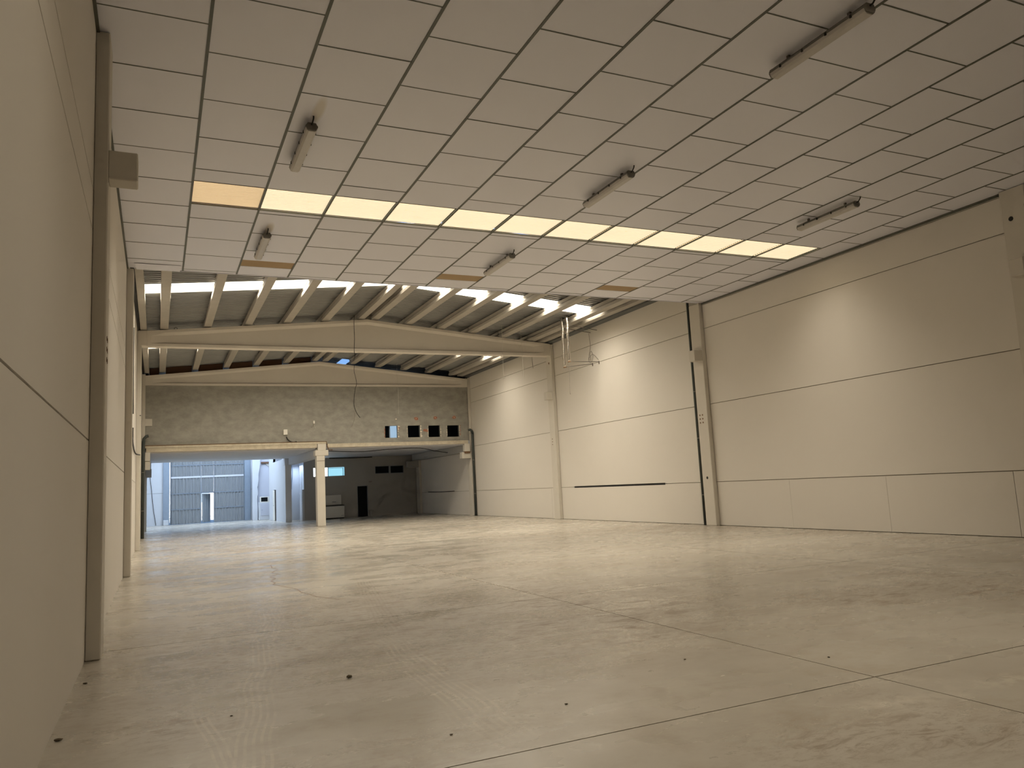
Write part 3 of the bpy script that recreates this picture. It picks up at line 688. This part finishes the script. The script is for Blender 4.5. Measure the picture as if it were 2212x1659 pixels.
# ------------------------------------------------------------------ fittings on the raw wall
r = empty('junction_box', (6.5, yw, 4.62))
part('case', MB().cbox(6.405, yw-.09, 4.615, 6.60, yw, 4.895, .012), M['white'], r)
part('lid_seam', MB().box(6.41, yw-.093, 4.64, 6.595, yw-.089, 4.645), M['clip'], r)
tag(r, 'white junction box fixed low on the raw grey wall', 'junction box')
cable('flexible_conduit', [(6.55, yw-.03, 4.53), (6.60, yw-.05, 4.40), (6.74, yw-.07, 4.28), (6.88, yw-.14, 4.24), (7.0, yw-.27, 4.255)], .028, M['cable'], 'thick black flexible conduit curving down below the white junction box', 'conduit')
r = empty('emergency_lamp', (7.92, yw, 5.25))
part('head', MB().cbox(7.87, yw-.08, 5.16, 7.96, yw, 5.32, .02), M['white'], r)
part('lead', MB().tube([(7.91, yw-.03, 5.16), (7.95, yw-.02, 5.0), (7.98, yw-.02, 4.93)], .009, 6), M['wirelight'], r)
part('lead', MB().tube([(7.90, yw-.03, 5.16), (7.86, yw-.02, 5.02), (7.79, yw-.02, 4.97), (7.78, yw-.02, 5.03)], .008, 6), M['wire'], r)
tag(r, 'small white lamp head with dangling leads on the raw grey wall', 'lamp')

# ------------------------------------------------------------------ store under the mezzanine (right side)
YB = 50.3
ws = struct('wall_store', 'dim plastered wall at the back of the store under the mezzanine', 'wall')
DX0, DX1, DH = 12.50, 13.18, 1.99
def wall_with_holes(xa, xb, z1, holes, y, th):
    mb = MB(); xs_ = sorted({xa, xb, *[h[0] for h in holes], *[h[1] for h in holes]})
    for a, b2 in zip(xs_[:-1], xs_[1:]):
        hs = sorted([h for h in holes if h[0] <= a+1e-6 and h[1] >= b2-1e-6], key=lambda h: h[2]); z = 0
        for h in hs:
            if h[2] > z: mb.box(a, y, z, b2, y+th, h[2])
            z = h[3]
        if z < z1: mb.box(a, y, z, b2, y+th, z1)
    return mb
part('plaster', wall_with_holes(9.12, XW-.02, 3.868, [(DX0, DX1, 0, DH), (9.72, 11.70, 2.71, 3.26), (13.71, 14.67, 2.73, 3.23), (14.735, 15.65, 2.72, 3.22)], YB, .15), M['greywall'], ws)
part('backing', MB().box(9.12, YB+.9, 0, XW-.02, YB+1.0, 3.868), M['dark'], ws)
d1 = struct('door_2', 'narrow black open doorway in the store wall', 'door')
part('frame', MB().box(DX0, YB-.012, 0, DX0+.025, YB+.14, DH).box(DX1-.025, YB-.012, 0, DX1, YB+.14, DH).box(DX0, YB-.012, DH-.025, DX1, YB+.14, DH), M['doorrail'], d1)
part('leaf', MB().box(DX0+.03, YB+.10, .01, DX1-.03, YB+.14, DH-.03), M['glassdark'], d1)
wn_ = struct('window_2', 'bright high window in the store wall beside the pillar', 'window')
part('pane', MB().box(9.72, YB+.08, 2.71, 10.62, YB+.09, 3.26), M['litwhite'], wn_)
part('pane', MB().box(10.66, YB+.08, 2.71, 11.70, YB+.09, 3.26), M['litwindow'], wn_)
part('frame', MB().box(10.62, YB+.02, 2.71, 10.67, YB+.12, 3.26).box(11.60, YB+.02, 2.71, 11.625, YB+.08, 3.22).box(10.67, YB+.02, 3.20, 11.62, YB+.08, 3.225).box(9.72, YB, 2.69, 11.72, YB+.08, 2.71), M['bluewall'], wn_)
for i, (xa, xb, za, zb) in enumerate(((13.71, 14.67, 2.73, 3.23), (14.735, 15.65, 2.72, 3.22))):
    wn_ = struct('window_%d' % (i+3), ('left' if i == 0 else 'right')+' one of two black high windows in the store wall', 'window')
    part('pane', MB().box(xa, YB+.07, za, xb, YB+.08, zb), M['glassdark'], wn_)
    part('frame', MB().box(xa, YB-.01, za, xa+.03, YB+.1, zb).box(xb-.03, YB-.01, za, xb, YB+.1, zb).box(xa, YB-.01, zb-.03, xb, YB+.1, zb).box(xa, YB-.01, za, xb, YB+.1, za+.03), M['doorrail'], wn_)
o = part('oval_sign', MB().prism([(13.375+.12*math.cos(a*math.pi/8), 2.24+.05*math.sin(a*math.pi/8)) for a in range(16)], 'y', YB-.02, YB), M['clip'], None, at=(13.37, YB, 2.24)); tag(o, 'small oval plate on the store wall beside the black doorway', 'plate')
o = part('floor_crate', MB().cbox(13.24, YB-.16, 0, 13.42, YB-.02, .40, .01), M['greywall'], None, at=(13.33, YB-.08, 0)); tag(o, 'small grey board leaning beside the black doorway', 'board')
r = empty('chest_freezer', (10.85, YB-.5, 0))
part('body', MB().cbox(10.05, YB-.72, .06, 11.50, YB-.12, .80, .03), M['freezer'], r)
part('plinth', MB().box(10.09, YB-.66, 0, 11.46, YB-.16, .062), M['black'], r)
part('seal', MB().box(10.07, YB-.70, .80, 11.48, YB-.12, .845), M['black'], r)
lid = part('lid', MB().cbox(10.07, YB-.20, .86, 11.42, YB-.08, 1.50, .02), M['freezer'], r)
part('handle', MB().cbox(10.82, YB-.225, 1.03, 11.06, YB-.20, 1.07, .008), M['doorrail'], lid)
part('badge', MB().box(11.28, YB-.724, .18, 11.45, YB-.719, .21), M['doorrail'], r)
tag(r, 'grey chest freezer with its lid open by the store wall', 'freezer')
cable('ceiling_cable', [(8.85, 41.5, 3.845), (9.9, 41.75, 3.80), (10.9, 41.75, 3.77), (12.3, 41.2, 3.83), (13.9, 41.2, 3.84), (15.0, 41.9, 3.70), (16.0, 42.5, 3.60)], .02, M['cable'], 'dark cable sagging along the underside of the mezzanine', 'cable')
cable('ceiling_conduit', [(10.6, 49.6, 3.82), (12.2, 49.7, 3.80), (13.4, 49.8, 3.82)], .04, M['cable'], 'dark conduit across the far underside of the mezzanine', 'conduit')
cable('wall_seam_cable', [(XW-.03, 47.8, 1.38), (XW-.03, 45.5, 1.35), (XW-.03, 43.0, 1.37)], .02, M['cable'], 'ragged dark line of cable on the right wall inside the store', 'cable')

# ------------------------------------------------------------------ corridor and partition between store and entrance
wp = struct('wall_partition', 'thick partition between the entrance and the store with a narrow doorway', 'wall')
PXa, PXb = 7.79, 8.15
part('plaster', MB().box(PXa, Y5+.3, 0, PXb, 53.2, 3.868).box(PXa, 53.2, 2.03, PXb, 54.3, 4.6).box(PXa, 54.3, 0, PXb, 56.6, 4.6).box(PXa, 53.0, 3.868, PXb, 54.4, 4.6), M['bluewall'], wp)
part('capital', MB().cbox(PXa-.02, Y5+.28, 3.46, PXb+.02, Y5+1.0, 3.868, .01), M['bluewall'], wp)
d3 = struct('door_3', 'white door standing ajar in the partition by the entrance', 'door')
part('leaf', MB().box(PXa-.06, 53.45, .02, PXa-.02, 54.28, 2.0), M['white'], d3)
part('handle', MB().tube([(PXa-.08, 53.55, 1.0), (PXa-.12, 53.55, 1.0), (PXa-.12, 53.66, 1.0)], .015, 6), M['doorrail'], d3)
part('shadow_gap', MB().box(PXa+.1, 53.2, 0, PXa+.12, 54.3, 2.03), M['dark'], d3)
wc = struct('wall_corridor', 'pale blue end wall of the short corridor beside the store', 'wall')
part('plaster', MB().box(8.57, 52.2, 0, 9.6, 52.35, 3.868).box(8.15, 52.2, 2.0, 8.57, 52.35, 3.868), M['bluewall'], wc)
part('return', MB().box(9.12, YB+.15, 0, 9.27, 52.2, 3.868), M['bluewall'], wc)
part('jamb', MB().box(9.0, YB-.02, 0, 9.12, YB+.15, 1.93), M['bluewall'], wc)
d4 = struct('door_4', 'bright daylit door gap at the end of the corridor', 'door')
part('daylight', MB().box(8.17, 52.42, 0, 8.57, 52.44, 2.0), M['litwhite'], d4)
cable('wall_cable', [(8.66, 52.17, 3.6), (8.70, 52.17, 3.2), (8.68, 52.17, 2.7), (8.64, 52.17, 2.3), (8.62, 52.17, 2.0)], .03, M['doorrail'], 'wavy dark cable on the pale blue corridor wall', 'cable')

# ------------------------------------------------------------------ entrance facade with sheet metal door
wf = struct('wall_front', 'pale panel facade of the entrance around the sheet metal door', 'wall')
for (a, b2) in ((0, 2.20), (2.215, 4.5)):
    part('panel', MB().box(0.0, YF, a, 1.05, YF+.15, b2), M['bluewall'], wf)
    part('panel', MB().box(6.82, YF, a, XW, YF+.15, b2), M['bluewall'], wf)
part('backing', MB().box(0, YF+.13, 0, 1.05, YF+.2, 4.5).box(6.82, YF+.13, 0, XW, YF+.2, 4.5), M['joint'], wf)
part('jamb', MB().cbox(1.05, YF-.12, 0, 1.46, YF+.2, 4.5, .01), M['doorframe'], wf)
part('jamb', MB().cbox(6.42, YF-.12, 0, 6.82, YF+.2, 4.5, .01), M['doorframe'], wf)
part('jamb_foot', MB().cbox(1.07, YF-.18, 0, 1.40, YF-.12, .36, .02), M['bluewall'], wf)
door = struct('door_1', 'tall corrugated sheet metal door with open wicket', 'door')
def corr_door(xa, xb, za, zb, y, pitch=.217, depth=.05):
    n = max(1, round((xb-xa)/pitch)); p = (xb-xa)/n; pr = []
    for i in range(n):
        x = xa+i*p; pr += [(x, 0), (x+p*.45, 0), (x+p*.58, depth), (x+p*.87, depth)]
    pr.append((xb, 0)); m = len(pr)
    vs = [(x, y-dy, z) for (x, dy) in pr for z in (za, zb)]; nv = len(vs)
    fs = [(2*i, 2*i+2, 2*i+3, 2*i+1) for i in range(m-1)]
    vs += [(x, yy+.006, z) for x, yy, z in vs]; fs += [tuple(nv+k for k in reversed(f)) for f in fs]
    return MB().add(vs, fs)
ZR = [.02, 1.03, 2.12, 3.25, 4.08, 4.6]
WX0, WX1 = 3.53, 4.33
for k in range(5):
    z0, z1 = ZR[k], ZR[k+1]
    part('door_sheet', corr_door(1.50, 3.50, z0, z1, YF+.06), M['doorsheet'], door)
    part('door_sheet', corr_door(4.36, 6.44, z0, z1, YF+.06), M['doorsheet'], door)
    if k >= 2: part('door_sheet', corr_door(WX0, WX1, z0+(.0 if k > 2 else .03), z1, YF+.06), M['doorsheet'], door)
for z in ZR[1:-1]:
    for xa, xb in ((1.53, 3.48), (4.36, 6.36))+(((3.50, 4.36),) if z > 2 else ()):
        hh = .035 if abs(z-3.25) > .01 else .06
        part('rail', MB().box(xa, YF+.0, z-hh, xb, YF+.055, z+hh), M['doorrail'] if abs(z-3.25) > .01 else M['bluewall'], door)
for x in (1.535, 3.50, 4.36, 6.38):
    part('stile', MB().box(x-.02, YF+.0, .02, x+.02, YF+.055, 4.6), M['doorrail'], door)
wk = MB(); ang = math.radians(44)
for v in (1,):
    base = corr_door(0, .76, .05, 2.03, 0)
    wkv = [(WX0+.05+x*math.cos(ang)-(y)*math.sin(ang), YF+.08+x*math.sin(ang)+y*math.cos(ang), z) for x, y, z in base.v]
    wk.add(wkv, base.f)
part('wicket_leaf', wk, M['doorsheet'], door, label='narrow wicket leaf standing ajar')
part('track_rail', MB().box(1.1, YF-.02, 4.42, 6.8, YF+.05, 4.5), M['doorframe'], door)
cable('facade_cable', [(.22, YF-.03, 3.4), (.33, YF-.03, 2.4), (.45, YF-.03, 1.2), (.62, YF-.03, .05)], .016, M['cable'], 'thin dark cable slanting down the pale facade left of the door', 'cable')

# ------------------------------------------------------------------ stair corner right of the sheet metal door
st = struct('wall_stair', 'broken plaster stair wall between the sheet metal door and the partition', 'wall')
part('plaster', MB().box(7.20, 58.2, 0, 8.6, 58.35, 4.6), M['stairwall'], st)
rag = [(6.83, 0), (7.16, 0), (7.17, 1.0), (7.12, 1.4), (7.2, 1.9), (7.16, 2.3), (7.26, 2.8), (7.24, 3.2), (7.34, 3.7), (7.38, 4.5), (6.83, 4.5)]
part('torn_edge', MB().prism(rag, 'y', 58.0, 58.2), M['bluewall'], st, label='ragged broken edge of pale plaster')
fr = struct('window_5', 'brown window frame high above the stair corner', 'window')
part('frame', MB().box(7.45, 58.1, 3.98, 8.62, 58.2, 4.10).box(8.42, 58.1, 3.05, 8.62, 58.2, 4.1), M['brown'], fr)
part('mullion', MB().box(8.50, 58.06, 3.05, 8.53, 58.1, 4.0), M['white'], fr)
for k in range(2): part('rail_bar', MB().tube([(7.75+.12*k, 58.15, 3.98), (8.40+.05*k, 58.15, 3.45+.04*k)], .022, 6), M['white'], st, label='white diagonal rail bar')
r = empty('metal_cabinet', (7.55, 57.8, 0))
part('body', MB().cbox(7.22, 57.55, 0, 8.05, 57.99, 1.22, .015), M['bluewall'], r)
dr = part('door', MB().cbox(7.32, 57.53, .30, 7.98, 57.555, 1.12, .008), M['stairwall'], r)
part('handle', MB().box(7.36, 57.51, .68, 7.46, 57.53, .70), M['doorrail'], dr)
tag(r, 'pale low cabinet with inset door in the stair corner', 'cabinet')
r = empty('small_oven', (7.6, 57.95, 1.22))
part('case', MB().cbox(7.30, 57.58, 1.225, 7.98, 57.95, 1.62, .01), M['white'], r)
part('glass', MB().box(7.36, 57.575, 1.28, 7.80, 57.585, 1.57), M['glassdark'], r)
part('knob', MB().tube([(7.88, 57.58, 1.42), (7.88, 57.55, 1.42)], .04, 10), M['white'], r)
tag(r, 'small dark fronted oven standing on the pale cabinet', 'oven')

# ------------------------------------------------------------------ crumbs on the floor
def crumb(x, y, s, label, flat=.5):
    rnd = random.Random(int(x*1000+y*77)); bm = bmesh.new(); bmesh.ops.create_icosphere(bm, subdivisions=1, radius=s)
    for v in bm.verts: v.co = Vector((v.co.x*rnd.uniform(.6, 1.3), v.co.y*rnd.uniform(.5, 1.2), v.co.z*flat*rnd.uniform(.6, 1.1)))
    zmin = min(v.co.z for v in bm.verts); bm.verts.index_update()
    mb = MB().add([(v.co.x+x, v.co.y+y, v.co.z-zmin) for v in bm.verts], [[v.index for v in f.verts] for f in bm.faces]); bm.free()
    o = part('floor_crumb', mb, M['crumb'], None, at=(x, y, 0)); return tag(o, label, 'crumb', 'small dark crumbs on the floor')
crumb(2.198, 6.993, .030, 'largest dark crumb on the floor, left of centre')
crumb(3.372, 5.188, .014, 'small dark crumb on the floor below centre', .35)
crumb(2.425, 5.011, .012, 'small dark crumb near the lower floor joint', .4)
crumb(4.882, 5.792, .013, 'small dark crumb right of centre on the floor', .4)
crumb(5.878, 5.127, .012, 'tiny dark crumb above the crossing of two floor joints', .4)
crumb(1.185, 6.367, .012, 'tiny dark crumb beside the tyre tracks at left', .4)
crumb(.09, 8.30, .022, 'dark crumb against the left wall before the nearest column', .4)
crumb(.06, 6.45, .030, 'crumbled dirt against the left wall at the lower left', .35)
